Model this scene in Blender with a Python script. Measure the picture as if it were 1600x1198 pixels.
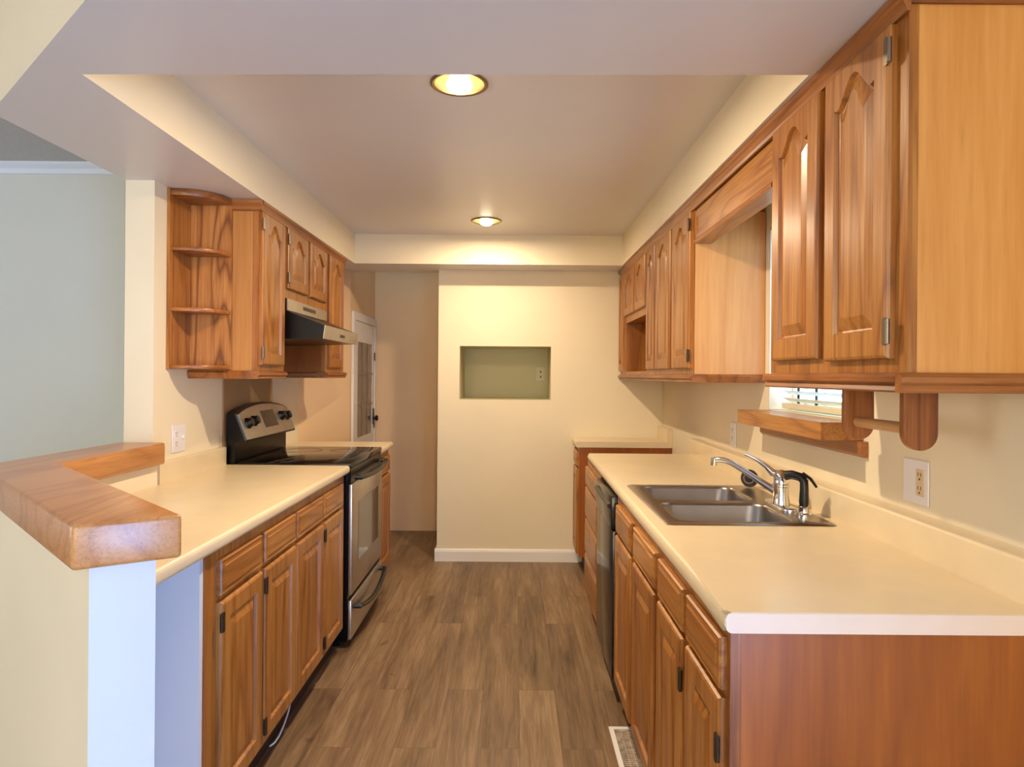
import bpy, bmesh, math, random
from mathutils import Matrix, Vector
PI = math.pi
for o in list(bpy.data.objects):
    bpy.data.objects.remove(o)
S = bpy.context.scene
COL = S.collection

# ------------------------------------------------------------------ camera
F, VX, VY, HC, ROLL = 1045.0, 804.5, 586.5, 1.35, 0.008
cd = bpy.data.cameras.new('camera')
cam = bpy.data.objects.new('camera', cd)
COL.objects.link(cam)
cd.sensor_width = 36.0
cd.lens = 36.0 * F / 1600.0
cd.shift_x = (800 - VX) / 1600.0
cd.shift_y = (VY - 599) / 1600.0
cd.clip_start = 0.05
cam.matrix_world = Matrix.Translation((0, 0, HC)) @ Matrix.Rotation(PI / 2, 4, 'X') @ Matrix.Rotation(ROLL, 4, 'Z')
S.camera = cam

# ------------------------------------------------------------------ view, sky, daylight
S.view_settings.view_transform = 'Standard'
S.view_settings.look = 'None'
S.view_settings.gamma = 1.0
S.view_settings.use_curve_mapping = False
S.view_settings.exposure = 0.26
W = bpy.data.worlds.new('sky')
S.world = W
W.use_nodes = True
wn = W.node_tree.nodes
bg = wn['Background']
bg.inputs['Color'].default_value = (0.62, 0.86, 1.0, 1)
bg.inputs['Strength'].default_value = 5.0


def area(name, loc, rot, sx, sy, power, color, spread=PI):
    l = bpy.data.lights.new(name, 'AREA')
    l.shape = 'RECTANGLE'
    l.size, l.size_y, l.energy, l.color, l.spread = sx, sy, power, color, spread
    o = bpy.data.objects.new(name, l)
    COL.objects.link(o)
    o.location = loc
    o.rotation_euler = rot
    return o


DAY = (0.60, 0.80, 1.0)
area('rear_fill', (-0.9, -3.35, 1.45), (PI / 2, 0, PI), 3.0, 1.6, 118, (1.0, 0.95, 0.88))       # added fill light behind the camera, no window there, shines +Y
area('daylight_patio_door', (1.04, -1.35, 0.8), (PI / 2, 0, PI / 2), 1.8, 1.5, 140, (0.22, 0.47, 1.0))          # glass door on the right, shines -X
area('daylight_living_window', (-5.3, 0.6, 1.4), (PI / 2, 0, -PI / 2), 2.4, 1.6, 46, (0.92, 0.97, 1.0))        # side window, shines +X
LAMP_E, LAMP_C = 26.0, (1.0, 0.79, 0.54)


# ------------------------------------------------------------------ materials
def lin(r, g, b):
    f = lambda c: (c / 255 / 12.92) if c / 255 <= 0.04045 else ((c / 255 + 0.055) / 1.055) ** 2.4
    return (f(r), f(g), f(b), 1)


def new_mat(name):
    m = bpy.data.materials.new(name)
    m.use_nodes = True
    nt = m.node_tree
    return m, nt, nt.nodes['Principled BSDF']


def node(nt, t, **kw):
    n = nt.nodes.new(t)
    for k, v in kw.items():
        setattr(n, k, v)
    return n


def mathn(nt, op, a, b=None):
    n = node(nt, 'ShaderNodeMath', operation=op)
    for i, v in enumerate((a, b)):
        if v is None:
            continue
        if isinstance(v, (int, float)):
            n.inputs[i].default_value = v
        else:
            nt.links.new(v, n.inputs[i])
    return n.outputs[0]


def plain(name, col, rough=0.5, metal=0.0, noise=0.0, nscale=6.0, bump=0.0, bscale=60.0, coat=0.0, spec=0.5):
    m, nt, p = new_mat(name)
    p.inputs['Roughness'].default_value = rough
    p.inputs['Metallic'].default_value = metal
    p.inputs['Coat Weight'].default_value = coat
    p.inputs['Specular IOR Level'].default_value = spec
    c = lin(*col)
    tc = node(nt, 'ShaderNodeTexCoord')
    if noise:
        n = node(nt, 'ShaderNodeTexNoise')
        n.inputs['Scale'].default_value = nscale
        n.inputs['Detail'].default_value = 4
        nt.links.new(tc.outputs['Object'], n.inputs['Vector'])
        r = node(nt, 'ShaderNodeValToRGB')
        r.color_ramp.elements[0].position, r.color_ramp.elements[1].position = 0.3, 0.7
        r.color_ramp.elements[0].color = tuple(x * (1 - noise) for x in c[:3]) + (1,)
        r.color_ramp.elements[1].color = tuple(min(1, x * (1 + noise)) for x in c[:3]) + (1,)
        nt.links.new(n.outputs['Fac'], r.inputs['Fac'])
        nt.links.new(r.outputs['Color'], p.inputs['Base Color'])
    else:
        p.inputs['Base Color'].default_value = c
    if bump:
        n = node(nt, 'ShaderNodeTexNoise')
        n.inputs['Scale'].default_value = bscale
        n.inputs['Detail'].default_value = 3
        nt.links.new(tc.outputs['Object'], n.inputs['Vector'])
        b = node(nt, 'ShaderNodeBump')
        b.inputs['Strength'].default_value = bump
        b.inputs['Distance'].default_value = 0.004
        nt.links.new(n.outputs['Fac'], b.inputs['Height'])
        nt.links.new(b.outputs['Normal'], p.inputs['Normal'])
    return m


def wood(name, dark, mid, light, grain='Z', rough=0.36, rings=11.0, ringw=0.42, pores=0.4, coat=0.25, fine=1.0):
    """oiled timber: wandering growth rings, fine streaks and open pores along one axis"""
    m, nt, p = new_mat(name)
    L = nt.links
    tc = node(nt, 'ShaderNodeTexCoord')
    oi = node(nt, 'ShaderNodeObjectInfo')
    sh = node(nt, 'ShaderNodeVectorMath', operation='SCALE')
    sh.inputs[0].default_value = (7.3, 11.1, 5.7)
    L.new(oi.outputs['Random'], sh.inputs['Scale'])
    ad = node(nt, 'ShaderNodeVectorMath', operation='ADD')
    L.new(tc.outputs['Object'], ad.inputs[0])
    L.new(sh.outputs[0], ad.inputs[1])

    def stretched(across, along):
        mp = node(nt, 'ShaderNodeMapping')
        s = [across] * 3
        s['XYZ'.index(grain)] = along
        mp.inputs['Scale'].default_value = s
        L.new(ad.outputs[0], mp.inputs['Vector'])
        return mp.outputs[0]

    def noise(vec, detail=3, rough_=0.5, dist=0.0):
        n = node(nt, 'ShaderNodeTexNoise')
        n.inputs['Scale'].default_value = 1.0
        n.inputs['Detail'].default_value = detail
        n.inputs['Roughness'].default_value = rough_
        n.inputs['Distortion'].default_value = dist
        L.new(vec, n.inputs['Vector'])
        return n.outputs['Fac']
    big = noise(stretched(4.2, 0.5), 2, 0.45, 0.35)
    ring = mathn(nt, 'PINGPONG', mathn(nt, 'MULTIPLY', big, rings * 2), 1.0)
    ring = mathn(nt, 'POWER', ring, 3.2)
    streak = noise(stretched(150.0 * fine, 3.0), 4, 0.6)
    pore = noise(stretched(260.0 * fine, 9.0), 2, 0.6)
    tone = noise(stretched(2.2, 0.6), 2, 0.5)
    v = mathn(nt, 'ADD', mathn(nt, 'MULTIPLY', ring, ringw * 0.75), mathn(nt, 'MULTIPLY', streak, 0.75))
    v = mathn(nt, 'ADD', v, mathn(nt, 'MULTIPLY', tone, 0.45))
    v = mathn(nt, 'SUBTRACT', v, 0.30)
    r = node(nt, 'ShaderNodeValToRGB')
    e = r.color_ramp.elements
    e[0].position, e[0].color = 0.12, lin(*light)
    e[1].position, e[1].color = 0.88, lin(*dark)
    x = r.color_ramp.elements.new(0.42)
    x.color = lin(*mid)
    L.new(v, r.inputs['Fac'])
    pr = node(nt, 'ShaderNodeValToRGB')
    pr.color_ramp.elements[0].position, pr.color_ramp.elements[1].position = 0.55, 0.72
    L.new(pore, pr.inputs['Fac'])
    mx = node(nt, 'ShaderNodeMixRGB', blend_type='MULTIPLY')
    mx.inputs['Color2'].default_value = lin(150, 110, 75)
    L.new(mathn(nt, 'MULTIPLY', pr.outputs['Color'], pores), mx.inputs['Fac'])
    L.new(r.outputs['Color'], mx.inputs['Color1'])
    L.new(mx.outputs['Color'], p.inputs['Base Color'])
    p.inputs['Roughness'].default_value = rough
    p.inputs['Coat Weight'].default_value = coat
    p.inputs['Coat Roughness'].default_value = 0.25
    b = node(nt, 'ShaderNodeBump')
    b.inputs['Strength'].default_value = 0.12
    b.inputs['Distance'].default_value = 0.001
    L.new(pore, b.inputs['Height'])
    L.new(b.outputs['Normal'], p.inputs['Normal'])
    return m


OAK = {g: wood('honey_oak_' + g, (104, 58, 20), (160, 98, 36), (190, 132, 62), g) for g in 'XYZ'}
OAKB = {g: wood('bar_oak_' + g, (150, 94, 48), (190, 130, 74), (206, 150, 92), g, rings=9, ringw=0.35, rough=0.32, coat=0.35) for g in 'XYZ'}
TRIM = {g: wood('trim_oak_' + g, (92, 46, 16), (148, 86, 36), (176, 112, 54), g) for g in 'XYZ'}
BIRCH = wood('birch_panel', (192, 120, 52), (216, 150, 74), (228, 166, 92), 'Z', rings=3, ringw=0.28, pores=0.08, fine=0.35, rough=0.4)
BIRCHD = wood('stained_birch_panel', (124, 62, 14), (156, 84, 20), (174, 100, 28), 'Z', rings=3, ringw=0.28, pores=0.1, fine=0.35, rough=0.36)
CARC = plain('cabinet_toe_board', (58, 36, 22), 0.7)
DOWEL = wood('pale_dowel', (170, 120, 70), (200, 152, 98), (216, 172, 120), 'Y', rings=3, ringw=0.3)
WALL = plain('cream_wall_paint', (236, 223, 193), 0.62, noise=0.03, nscale=2.0, bump=0.06, bscale=90)
COOLW = plain('cool_lit_wall_paint', (214, 219, 227), 0.6, noise=0.02, nscale=2.0)  # cool daylight put into the colour of the half wall end and cabinet filler
GREYW = plain('pale_grey_wall_paint', (206, 208, 200), 0.7, noise=0.02, nscale=2.0)
CEIL = plain('ceiling_paint', (224, 221, 220), 0.34, noise=0.025, nscale=1.6, bump=0.10, bscale=14)
GCEIL = plain('textured_grey_ceiling', (190, 190, 190), 0.9, noise=0.05, nscale=50, bump=0.5, bscale=120)
WHITE = plain('white_trim_paint', (238, 234, 228), 0.4)
NICHE = plain('niche_shaded_paint', (200, 194, 154), 0.65)  # darker than the walls: shade inside the niche is put into the colour
LAM = plain('cream_laminate', (228, 209, 172), 0.30, noise=0.035, nscale=9, coat=0.1)
LAMEDGE = plain('laminate_end_cap', (238, 218, 204), 0.45, noise=0.02, nscale=20)
STEEL = plain('brushed_steel', (200, 192, 180), 0.34, 0.9, noise=0.06, nscale=30)
SINKM = plain('sink_steel', (160, 152, 144), 0.28, 1.0, noise=0.05, nscale=18)
CHROME = plain('chrome', (225, 225, 225), 0.08, 1.0)
BLACKP = plain('black_plastic', (16, 16, 17), 0.35)
BLACKE = plain('black_enamel', (7, 7, 9), 0.28, spec=0.3)
GLASSK = plain('black_ceramic_glass', (18, 13, 10), 0.07, spec=0.28)
DKGLASS = plain('oven_window_glass', (60, 54, 48), 0.10, coat=0.5)
DWBLK = plain('dishwasher_gloss_black', (26, 23, 22), 0.14, spec=0.4)
TANW = plain('tan_passage_paint', (234, 200, 156), 0.62, noise=0.03, nscale=2.0)
BRONZE = plain('aged_bronze', (74, 62, 50), 0.42, 0.8)
NICKEL = plain('antique_nickel', (140, 128, 110), 0.38, 0.9)
LEVER = plain('dark_mark', (30, 28, 26), 0.5)
IVORY = plain('ivory_plastic', (222, 200, 160), 0.4)
PLATE = plain('white_plate_plastic', (236, 232, 232), 0.35)
RUBBER = plain('dark_rubber', (44, 30, 26), 0.45)
RUBBER2 = plain('grey_brown_rubber', (120, 104, 94), 0.45)
CORDM = plain('white_cord', (236, 232, 224), 0.5)
BLINDM = plain('white_blind_slat', (240, 244, 246), 0.4)
BLINDR = plain('cream_blind_rail', (222, 214, 184), 0.45)
TAPE = plain('blind_ladder_tape', (40, 62, 74), 0.7)
CANM = plain('lamp_baffle', (150, 120, 74), 0.45, 0.3)
RINGM = plain('lamp_trim_bronze', (140, 118, 84), 0.35, 0.7)
VENTIN = plain('register_dust', (120, 98, 84), 0.8, noise=0.3, nscale=60)


def emis(name, col, strength):
    m, nt, p = new_mat(name)
    p.inputs['Base Color'].default_value = (0.8, 0.8, 0.8, 1)
    p.inputs['Emission Color'].default_value = tuple(col) + (1,)
    p.inputs['Emission Strength'].default_value = strength
    return m


BURN = plain('burner_print', (34, 28, 24), 0.2, spec=0.28)
BULB = emis('warm_bulb', (1.0, 0.86, 0.62), 18)


def glass_mat(name, tint=(0.95, 0.98, 0.98)):
    m, nt, p = new_mat(name)
    t = node(nt, 'ShaderNodeBsdfTransparent')
    t.inputs['Color'].default_value = tint + (1,)
    g = node(nt, 'ShaderNodeBsdfGlossy')
    g.inputs['Roughness'].default_value = 0.03
    mx = node(nt, 'ShaderNodeMixShader')
    mx.inputs[0].default_value = 0.07
    nt.links.new(t.outputs[0], mx.inputs[1])
    nt.links.new(g.outputs[0], mx.inputs[2])
    nt.links.new(mx.outputs[0], nt.nodes['Material Output'].inputs['Surface'])
    return m


GLASS = glass_mat('window_glass')


def floor_mat():
    m, nt, p = new_mat('vinyl_plank')
    L = nt.links
    tc = node(nt, 'ShaderNodeTexCoord')
    mp = node(nt, 'ShaderNodeMapping')
    mp.inputs['Rotation'].default_value = (0, 0, PI / 2)
    L.new(tc.outputs['Object'], mp.inputs['Vector'])
    bk = node(nt, 'ShaderNodeTexBrick')
    bk.offset = 0.37
    bk.inputs['Scale'].default_value = 1.0
    bk.inputs['Brick Width'].default_value = 1.22
    bk.inputs['Row Height'].default_value = 0.152
    bk.inputs['Mortar Size'].default_value = 0.0012
    bk.inputs['Mortar Smooth'].default_value = 0.3
    bk.inputs['Color1'].default_value = (0, 0, 0, 1)
    bk.inputs['Color2'].default_value = (1, 1, 1, 1)
    bk.inputs['Mortar'].default_value = (0.5, 0.5, 0.5, 1)
    L.new(mp.outputs[0], bk.inputs['Vector'])
    rnd = bk.outputs['Color']
    sc = node(nt, 'ShaderNodeVectorMath', operation='SCALE')
    L.new(rnd, sc.inputs[0])
    sc.inputs['Scale'].default_value = 19.0
    ad = node(nt, 'ShaderNodeVectorMath', operation='ADD')
    L.new(tc.outputs['Object'], ad.inputs[0])
    L.new(sc.outputs[0], ad.inputs[1])

    def nz(sx, sy, detail, ro=0.55, dist=0.0):
        q = node(nt, 'ShaderNodeMapping')
        q.inputs['Scale'].default_value = (sx, sy, 1)
        L.new(ad.outputs[0], q.inputs['Vector'])
        n = node(nt, 'ShaderNodeTexNoise')
        n.inputs['Scale'].default_value = 1
        n.inputs['Detail'].default_value = detail
        n.inputs['Roughness'].default_value = ro
        n.inputs['Distortion'].default_value = dist
        L.new(q.outputs[0], n.inputs['Vector'])
        return n.outputs['Fac']
    a = nz(14, 1.3, 4, 0.6, 0.6)
    b = nz(90, 5, 4, 0.65)
    k = nz(16, 7, 2, 0.5, 0.4)
    v = mathn(nt, 'ADD', mathn(nt, 'MULTIPLY', a, 0.9), mathn(nt, 'MULTIPLY', b, 0.55))
    v = mathn(nt, 'ADD', v, mathn(nt, 'MULTIPLY', mathn(nt, 'SUBTRACT', rnd, 0.5), 0.16))
    v = mathn(nt, 'SUBTRACT', v, 0.28)
    r = node(nt, 'ShaderNodeValToRGB')
    e = r.color_ramp.elements
    e[0].position, e[0].color = 0.12, lin(72, 54, 37)
    e[1].position, e[1].color = 0.85, lin(174, 148, 114)
    x = e.new(0.45)
    x.color = lin(130, 103, 75)
    L.new(v, r.inputs['Fac'])
    kr = node(nt, 'ShaderNodeValToRGB')
    kr.color_ramp.elements[0].position, kr.color_ramp.elements[1].position = 0.70, 0.80
    L.new(k, kr.inputs['Fac'])
    mx = node(nt, 'ShaderNodeMixRGB')
    L.new(mathn(nt, 'MULTIPLY', kr.outputs['Color'], 0.65), mx.inputs['Fac'])
    L.new(r.outputs['Color'], mx.inputs['Color1'])
    mx.inputs['Color2'].default_value = lin(62, 42, 28)
    m2 = node(nt, 'ShaderNodeMixRGB')
    L.new(mathn(nt, 'MULTIPLY', bk.outputs['Fac'], 0.55), m2.inputs['Fac'])
    L.new(mx.outputs['Color'], m2.inputs['Color1'])
    m2.inputs['Color2'].default_value = lin(60, 42, 30)
    L.new(m2.outputs['Color'], p.inputs['Base Color'])
    p.inputs['Roughness'].default_value = 0.42
    bp = node(nt, 'ShaderNodeBump')
    bp.inputs['Strength'].default_value = 0.15
    bp.inputs['Distance'].default_value = 0.002
    L.new(b, bp.inputs['Height'])
    L.new(bp.outputs['Normal'], p.inputs['Normal'])
    return m


FLOOR = floor_mat()


# ------------------------------------------------------------------ mesh helpers (all in world coordinates)
class MB:
    def __init__(self):
        self.b = bmesh.new()

    def quad(self, *pts):
        self.b.faces.new([self.b.verts.new(p) for p in pts])
        return self

    def box(self, x0, x1, y0, y1, z0, z1, bevel=0.0, seg=2):
        t = bmesh.new()
        bmesh.ops.create_cube(t, size=1.0)
        for v in t.verts:
            v.co = Vector(((x0 + x1) / 2 + v.co.x * (x1 - x0), (y0 + y1) / 2 + v.co.y * (y1 - y0), (z0 + z1) / 2 + v.co.z * (z1 - z0)))
        if bevel:
            bmesh.ops.bevel(t, geom=list(t.edges), offset=bevel, segments=seg, affect='EDGES', profile=0.5)
        self._add(t)
        return self

    def _add(self, t, M=None):
        if M is not None:
            bmesh.ops.transform(t, matrix=M, verts=t.verts)
        me = bpy.data.meshes.new('t')
        t.to_mesh(me)
        t.free()
        self.b.from_mesh(me)
        bpy.data.meshes.remove(me)

    def prism(self, poly, h0, h1, axis='Z', bevel=0.0, seg=3, pick=None):
        """polygon extruded along an axis. poly in (a,b): Z->(x,y)  Y->(x,z)  X->(y,z)"""
        f = {'Z': lambda a, b, h: (a, b, h), 'Y': lambda a, b, h: (a, h, b), 'X': lambda a, b, h: (h, a, b)}[axis]
        t = bmesh.new()
        lo = [t.verts.new(f(a, b, h0)) for a, b in poly]
        hi = [t.verts.new(f(a, b, h1)) for a, b in poly]
        t.faces.new(lo)
        t.faces.new(hi[::-1])
        n = len(poly)
        for i in range(n):
            t.faces.new((lo[i], hi[i], hi[(i + 1) % n], lo[(i + 1) % n]))
        bmesh.ops.recalc_face_normals(t, faces=t.faces)
        if bevel:
            es = [e for e in t.edges if pick is None or pick(e)]
            bmesh.ops.bevel(t, geom=es, offset=bevel, segments=seg, affect='EDGES', profile=0.5)
        self._add(t)
        return self

    def tube(self, pts, r, n=12, cap=True):
        pts = [Vector(p) for p in pts]
        rs = r if isinstance(r, (list, tuple)) else [r] * len(pts)
        t = bmesh.new()
        rings, prev = [], None
        for i, p in enumerate(pts):
            d = (pts[min(i + 1, len(pts) - 1)] - pts[max(i - 1, 0)]).normalized()
            if prev is None:
                u = d.orthogonal().normalized()
            else:
                u = (prev - d * prev.dot(d)).normalized()
            prev = u
            w = d.cross(u)
            rings.append([t.verts.new(p + (u * math.cos(2 * PI * k / n) + w * math.sin(2 * PI * k / n)) * rs[i]) for k in range(n)])
        for a, b in zip(rings, rings[1:]):
            for k in range(n):
                t.faces.new((a[k], a[(k + 1) % n], b[(k + 1) % n], b[k]))
        if cap:
            t.faces.new(rings[0][::-1])
            t.faces.new(rings[-1])
        self._add(t)
        return self

    def lathe(self, prof, M, n=28, close=True):
        """profile of (radius, height) spun about local Z then placed by matrix M"""
        t = bmesh.new()
        rings = []
        for r, h in prof:
            if r < 1e-6:
                rings.append([t.verts.new((0, 0, h))])
            else:
                rings.append([t.verts.new((r * math.cos(2 * PI * k / n), r * math.sin(2 * PI * k / n), h)) for k in range(n)])
        for a, b in zip(rings, rings[1:]):
            for k in range(n):
                if len(a) == 1 and len(b) == 1:
                    continue
                if len(a) == 1:
                    t.faces.new((a[0], b[(k + 1) % n], b[k]))
                elif len(b) == 1:
                    t.faces.new((a[k], a[(k + 1) % n], b[0]))
                else:
                    t.faces.new((a[k], a[(k + 1) % n], b[(k + 1) % n], b[k]))
        self._add(t, M)
        return self

    def loops(self, rings, close_last=True, close_first=False):
        """skin between closed loops with equal point counts"""
        t = bmesh.new()
        vs = [[t.verts.new(p) for p in r] for r in rings]
        n = len(vs[0])
        for a, b in zip(vs, vs[1:]):
            for k in range(n):
                t.faces.new((a[k], a[(k + 1) % n], b[(k + 1) % n], b[k]))
        if close_last:
            t.faces.new(vs[-1])
        if close_first:
            t.faces.new(vs[0][::-1])
        self._add(t)
        return self

    def sheet(self, outer, holes, f):
        """flat sheet with holes; f maps (a,b) to a point"""
        t = bmesh.new()
        es = []
        for lp in [outer] + holes:
            vs = [t.verts.new(f(a, b)) for a, b in lp]
            for i in range(len(vs)):
                es.append(t.edges.new((vs[i], vs[(i + 1) % len(vs)])))
        bmesh.ops.triangle_fill(t, use_beauty=True, use_dissolve=False, edges=es)
        self._add(t)
        return self

    def slab(self, outer, holes, f0, f1):
        """sheet with holes given a thickness: bottom f0, top f1, rims joined"""
        self.sheet(outer, holes, f0)
        self.sheet(outer, holes, f1)
        for lp in [outer] + holes:
            for i in range(len(lp)):
                a, b = lp[i], lp[(i + 1) % len(lp)]
                self.quad(f0(*a), f0(*b), f1(*b), f1(*a))
        return self


def rect(a0, a1, b0, b1):
    return [(a0, b0), (a1, b0), (a1, b1), (a0, b1)]


def rrect(a0, a1, b0, b1, r, n=5):
    out = []
    for cx, cy, s in ((a1 - r, b0 + r, -PI / 2), (a1 - r, b1 - r, 0), (a0 + r, b1 - r, PI / 2), (a0 + r, b0 + r, PI)):
        for k in range(n + 1):
            t = s + PI / 2 * k / n
            out.append((cx + r * math.cos(t), cy + r * math.sin(t)))
    return out


def circ(cx, cy, r, n=32):
    return [(cx + r * math.cos(2 * PI * k / n), cy + r * math.sin(2 * PI * k / n)) for k in range(n)]


def wloc(o):
    v = Vector((0, 0, 0))
    while o is not None:
        v += o.location
        o = o.parent
    return v


def obj(name, mb, mat, parent=None, smooth=None, recalc=True, weld=True):
    b = mb.b
    if weld:
        bmesh.ops.remove_doubles(b, verts=b.verts, dist=1e-5)
    if recalc:
        bmesh.ops.recalc_face_normals(b, faces=b.faces)
    xs = [v.co for v in b.verts]
    if parent is None:
        org = Vector(((min(v.x for v in xs) + max(v.x for v in xs)) / 2, (min(v.y for v in xs) + max(v.y for v in xs)) / 2, min(v.z for v in xs)))
    else:
        org = wloc(parent)
    bmesh.ops.translate(b, vec=-org, verts=b.verts)
    me = bpy.data.meshes.new(name)
    b.to_mesh(me)
    b.free()
    mats = mat if isinstance(mat, (list, tuple)) else [mat]
    for m in mats:
        me.materials.append(m)
    if smooth is not None:
        me.polygons.foreach_set('use_smooth', [True] * len(me.polygons))
        me.set_sharp_from_angle(angle=math.radians(smooth))
    o = bpy.data.objects.new(name, me)
    COL.objects.link(o)
    if parent is None:
        o.location = org
    else:
        o.parent = parent
    return o


def thing(name, label, cat, loc, group=None):
    o = bpy.data.objects.new(name, None)
    o.empty_display_size = 0.1
    COL.objects.link(o)
    o.location = loc
    o['label'], o['category'] = label, cat
    if group:
        o['group'] = group
    return o


def tag(o, label, cat, group=None):
    o['label'], o['category'] = label, cat
    if group:
        o['group'] = group
    return o


def struct(name, mb, mat, parent=None, **kw):
    o = obj(name, mb, mat, parent, **kw)
    if parent is None:
        o['kind'] = 'structure'
    return o


# ------------------------------------------------------------------ key dimensions
XL, XR, YB = -1.43, 1.075, 4.86          # kitchen side walls and back wall
ZS, ZT, ZC = 2.11, 2.312, 2.44           # soffit, tray ceiling, dining ceiling
CT = 0.904                               # worktop height
YSTUB = 2.645
XLO = -1.545                             # outer face of the left wall

# ------------------------------------------------------------------ setting
struct('floor', MB().box(-5.5, 1.3, -3.6, 6.0, -0.05, 0.0), FLOOR)
struct('wall_left', MB().box(XLO, XL, YSTUB, 4.42, 0, ZS), WALL)
# splayed wall and door wall of the passage beyond the range
struct('wall_passage_left', MB().prism([(XL, 4.421), (-1.215, 4.93), (-1.215, 5.79), (-1.35, 5.79), (-1.35, 4.99), (-1.545, 4.421)], 0, 2.6), TANW)
struct('wall_passage_end', MB().box(-1.35, -0.30, 5.791, 5.90, 0, 2.6), TANW)
struct('wall_passage_right', MB().box(-0.545, -0.43, 4.9755, 5.79, 0, 2.6), TANW)
struct('ceiling_passage', MB().box(-1.35, -0.30, 4.98, 5.79, 2.6, 2.64), CEIL)
# back wall with niche
NX0, NX1, NZ0, NZ1, NY = -0.402, 0.262, 1.171, 1.562, 5.34
wb = MB().slab(rect(-0.558, XR + 0.2, 0, 2.6), [rect(NX0, NX1, NZ0, NZ1)], lambda a, b: (a, YB, b), lambda a, b: (a, YB + 0.115, b))
struct('wall_back', wb, WALL)
nb = MB()
y0 = YB + 0.1155
nb.box(NX0 - 0.02, NX0, y0, NY, NZ0 - 0.02, NZ1 + 0.02).box(NX1, NX1 + 0.02, y0, NY, NZ0 - 0.02, NZ1 + 0.02)
nb.box(NX0, NX1, y0, NY, NZ0 - 0.02, NZ0).box(NX0, NX1, y0, NY, NZ1, NZ1 + 0.02).box(NX0 - 0.02, NX1 + 0.02, NY, NY + 0.02, NZ0 - 0.02, NZ1 + 0.02)
struct('wall_niche', nb, NICHE)
bb = MB().prism([(YB - 0.001, 0), (YB - 0.016, 0), (YB - 0.016, 0.07), (YB - 0.012, 0.084), (YB - 0.006, 0.09), (YB - 0.001, 0.09)], -0.572, 0.478, 'X')
bb.box(-0.572, -0.559, YB - 0.001, YB + 0.113, 0, 0.09)
struct('baseboard_back', bb, WHITE)
# right wall with window opening
WY0, WY1, WZ0, WZ1 = 2.06, 2.835, 1.214, 1.98
wr = MB().slab(rect(-3.6, YB - 0.001, 0, 2.6), [rect(WY0, WY1, WZ0, WZ1)], lambda a, b: (XR, a, b), lambda a, b: (XR + 0.16, a, b))
struct('wall_right', wr, WALL)
# half wall under the bar: passage leg then 45 degree leg
HW = [(-1.545, 2.644), (-1.545, 1.972), (-0.794, 1.252), (-0.713, 1.334), (-1.41, 2.031), (-1.41, 2.644)]
wbar = struct('wall_bar', MB().prism(HW, 0, 0.988), [WALL, COOLW])
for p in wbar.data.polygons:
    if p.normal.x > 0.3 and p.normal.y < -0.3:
        p.material_index = 1          # end of the half wall, cool daylight painted in
struct('wall_cabinet_end', MB().box(-1.14, -0.828, 1.765, 1.785, 0, 0.862), COOLW)
# dining / living room shell
struct('wall_living', MB().box(-5.5, XLO, 3.505, 3.62, 0, ZC), GREYW)
struct('wall_side', MB().box(-5.6, -5.5, -3.6, 3.5, 0, 2.5), GREYW)
struct('wall_rear', MB().box(-5.5, 1.3, -3.7, -3.6, 0, 2.5), WALL)
cl = MB().prism([(-5.5, -3.6), (XR, -3.6), (XR, 1.2), (-0.70, 1.2), (-1.545, 1.965), (-1.545, 3.504), (-5.5, 3.504)], ZC, ZC + 0.05)
struct('ceiling_dining', cl, GCEIL)
cm = MB().prism([(3.504, ZC), (3.504, ZC - 0.055), (3.494, ZC - 0.055), (3.49, ZC - 0.03), (3.47, ZC - 0.012), (3.462, ZC)], -5.5, -1.56, 'X')
struct('trim_1', cm, plain('crown_paint', (214, 222, 232), 0.45))
# dropped soffit with tray
outer = [(-0.70, 1.2), (XR - 0.001, 1.2), (XR - 0.001, 4.859), (-0.56, 4.859), (-0.56, 4.975), (-1.40, 4.975), (-1.545, 4.43), (-1.545, 1.965)]
hole = [(-1.111, 1.708), (-1.105, 4.585), (0.731, 4.585), (0.732, 1.679)]
sf = MB().sheet(outer, [hole], lambda a, b: (a, b, ZS))
sf.sheet(outer, [[(p[0] + dx, p[1] + dy) for p, dx, dy in zip(hole, (-.03, -.03, .03, .03), (-.03, .03, .03, -.03))]], lambda a, b: (a, b, ZC + 0.05))
for lp, z1 in ((outer, ZC + 0.05), (hole, ZT)):
    for i in range(len(lp)):
        a, b = lp[i], lp[(i + 1) % len(lp)]
        sf.quad((a[0], a[1], ZS), (b[0], b[1], ZS), (b[0], b[1], z1), (a[0], a[1], z1))
so = struct('ceiling_soffit', sf, [CEIL, WALL])
for p in so.data.polygons:
    p.material_index = 0 if abs(p.normal.z) > 0.5 else 1
LIGHTS = [(-0.191, 2.207), (-0.185, 4.163)]
RT = 0.096
ct = MB().sheet([(-1.2, 1.6), (0.83, 1.6), (0.83, 4.7), (-1.2, 4.7)], [circ(x, y, RT - 0.008) for x, y in LIGHTS], lambda a, b: (a, b, ZT))
struct('ceiling', ct, CEIL)

# window over the sink
w1 = MB()
w1.slab(rect(WY0 + 0.001, WY1 - 0.001, WZ0 + 0.001, WZ1 - 0.001), [rect(WY0 + 0.045, WY1 - 0.045, WZ0 + 0.045, WZ1 - 0.045)],
        lambda a, b: (XR + 0.10, a, b), lambda a, b: (XR + 0.15, a, b))
w1.box(XR + 0.112, XR + 0.14, WY0 + 0.045, WY1 - 0.045, 1.56, 1.60)
win = struct('window_1', w1, WHITE)
obj('pane', MB().box(XR + 0.124, XR + 0.128, WY0 + 0.046, WY1 - 0.046, WZ0 + 0.046, WZ1 - 0.046), GLASS, win)
jb = MB()
jb.box(XR + 0.001, XR + 0.099, WY1 - 0.009, WY1 - 0.001, WZ0 + 0.002, WZ1 - 0.002)
jb.box(XR + 0.001, XR + 0.099, WY0 + 0.001, WY0 + 0.009, WZ0 + 0.002, WZ1 - 0.002)
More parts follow.
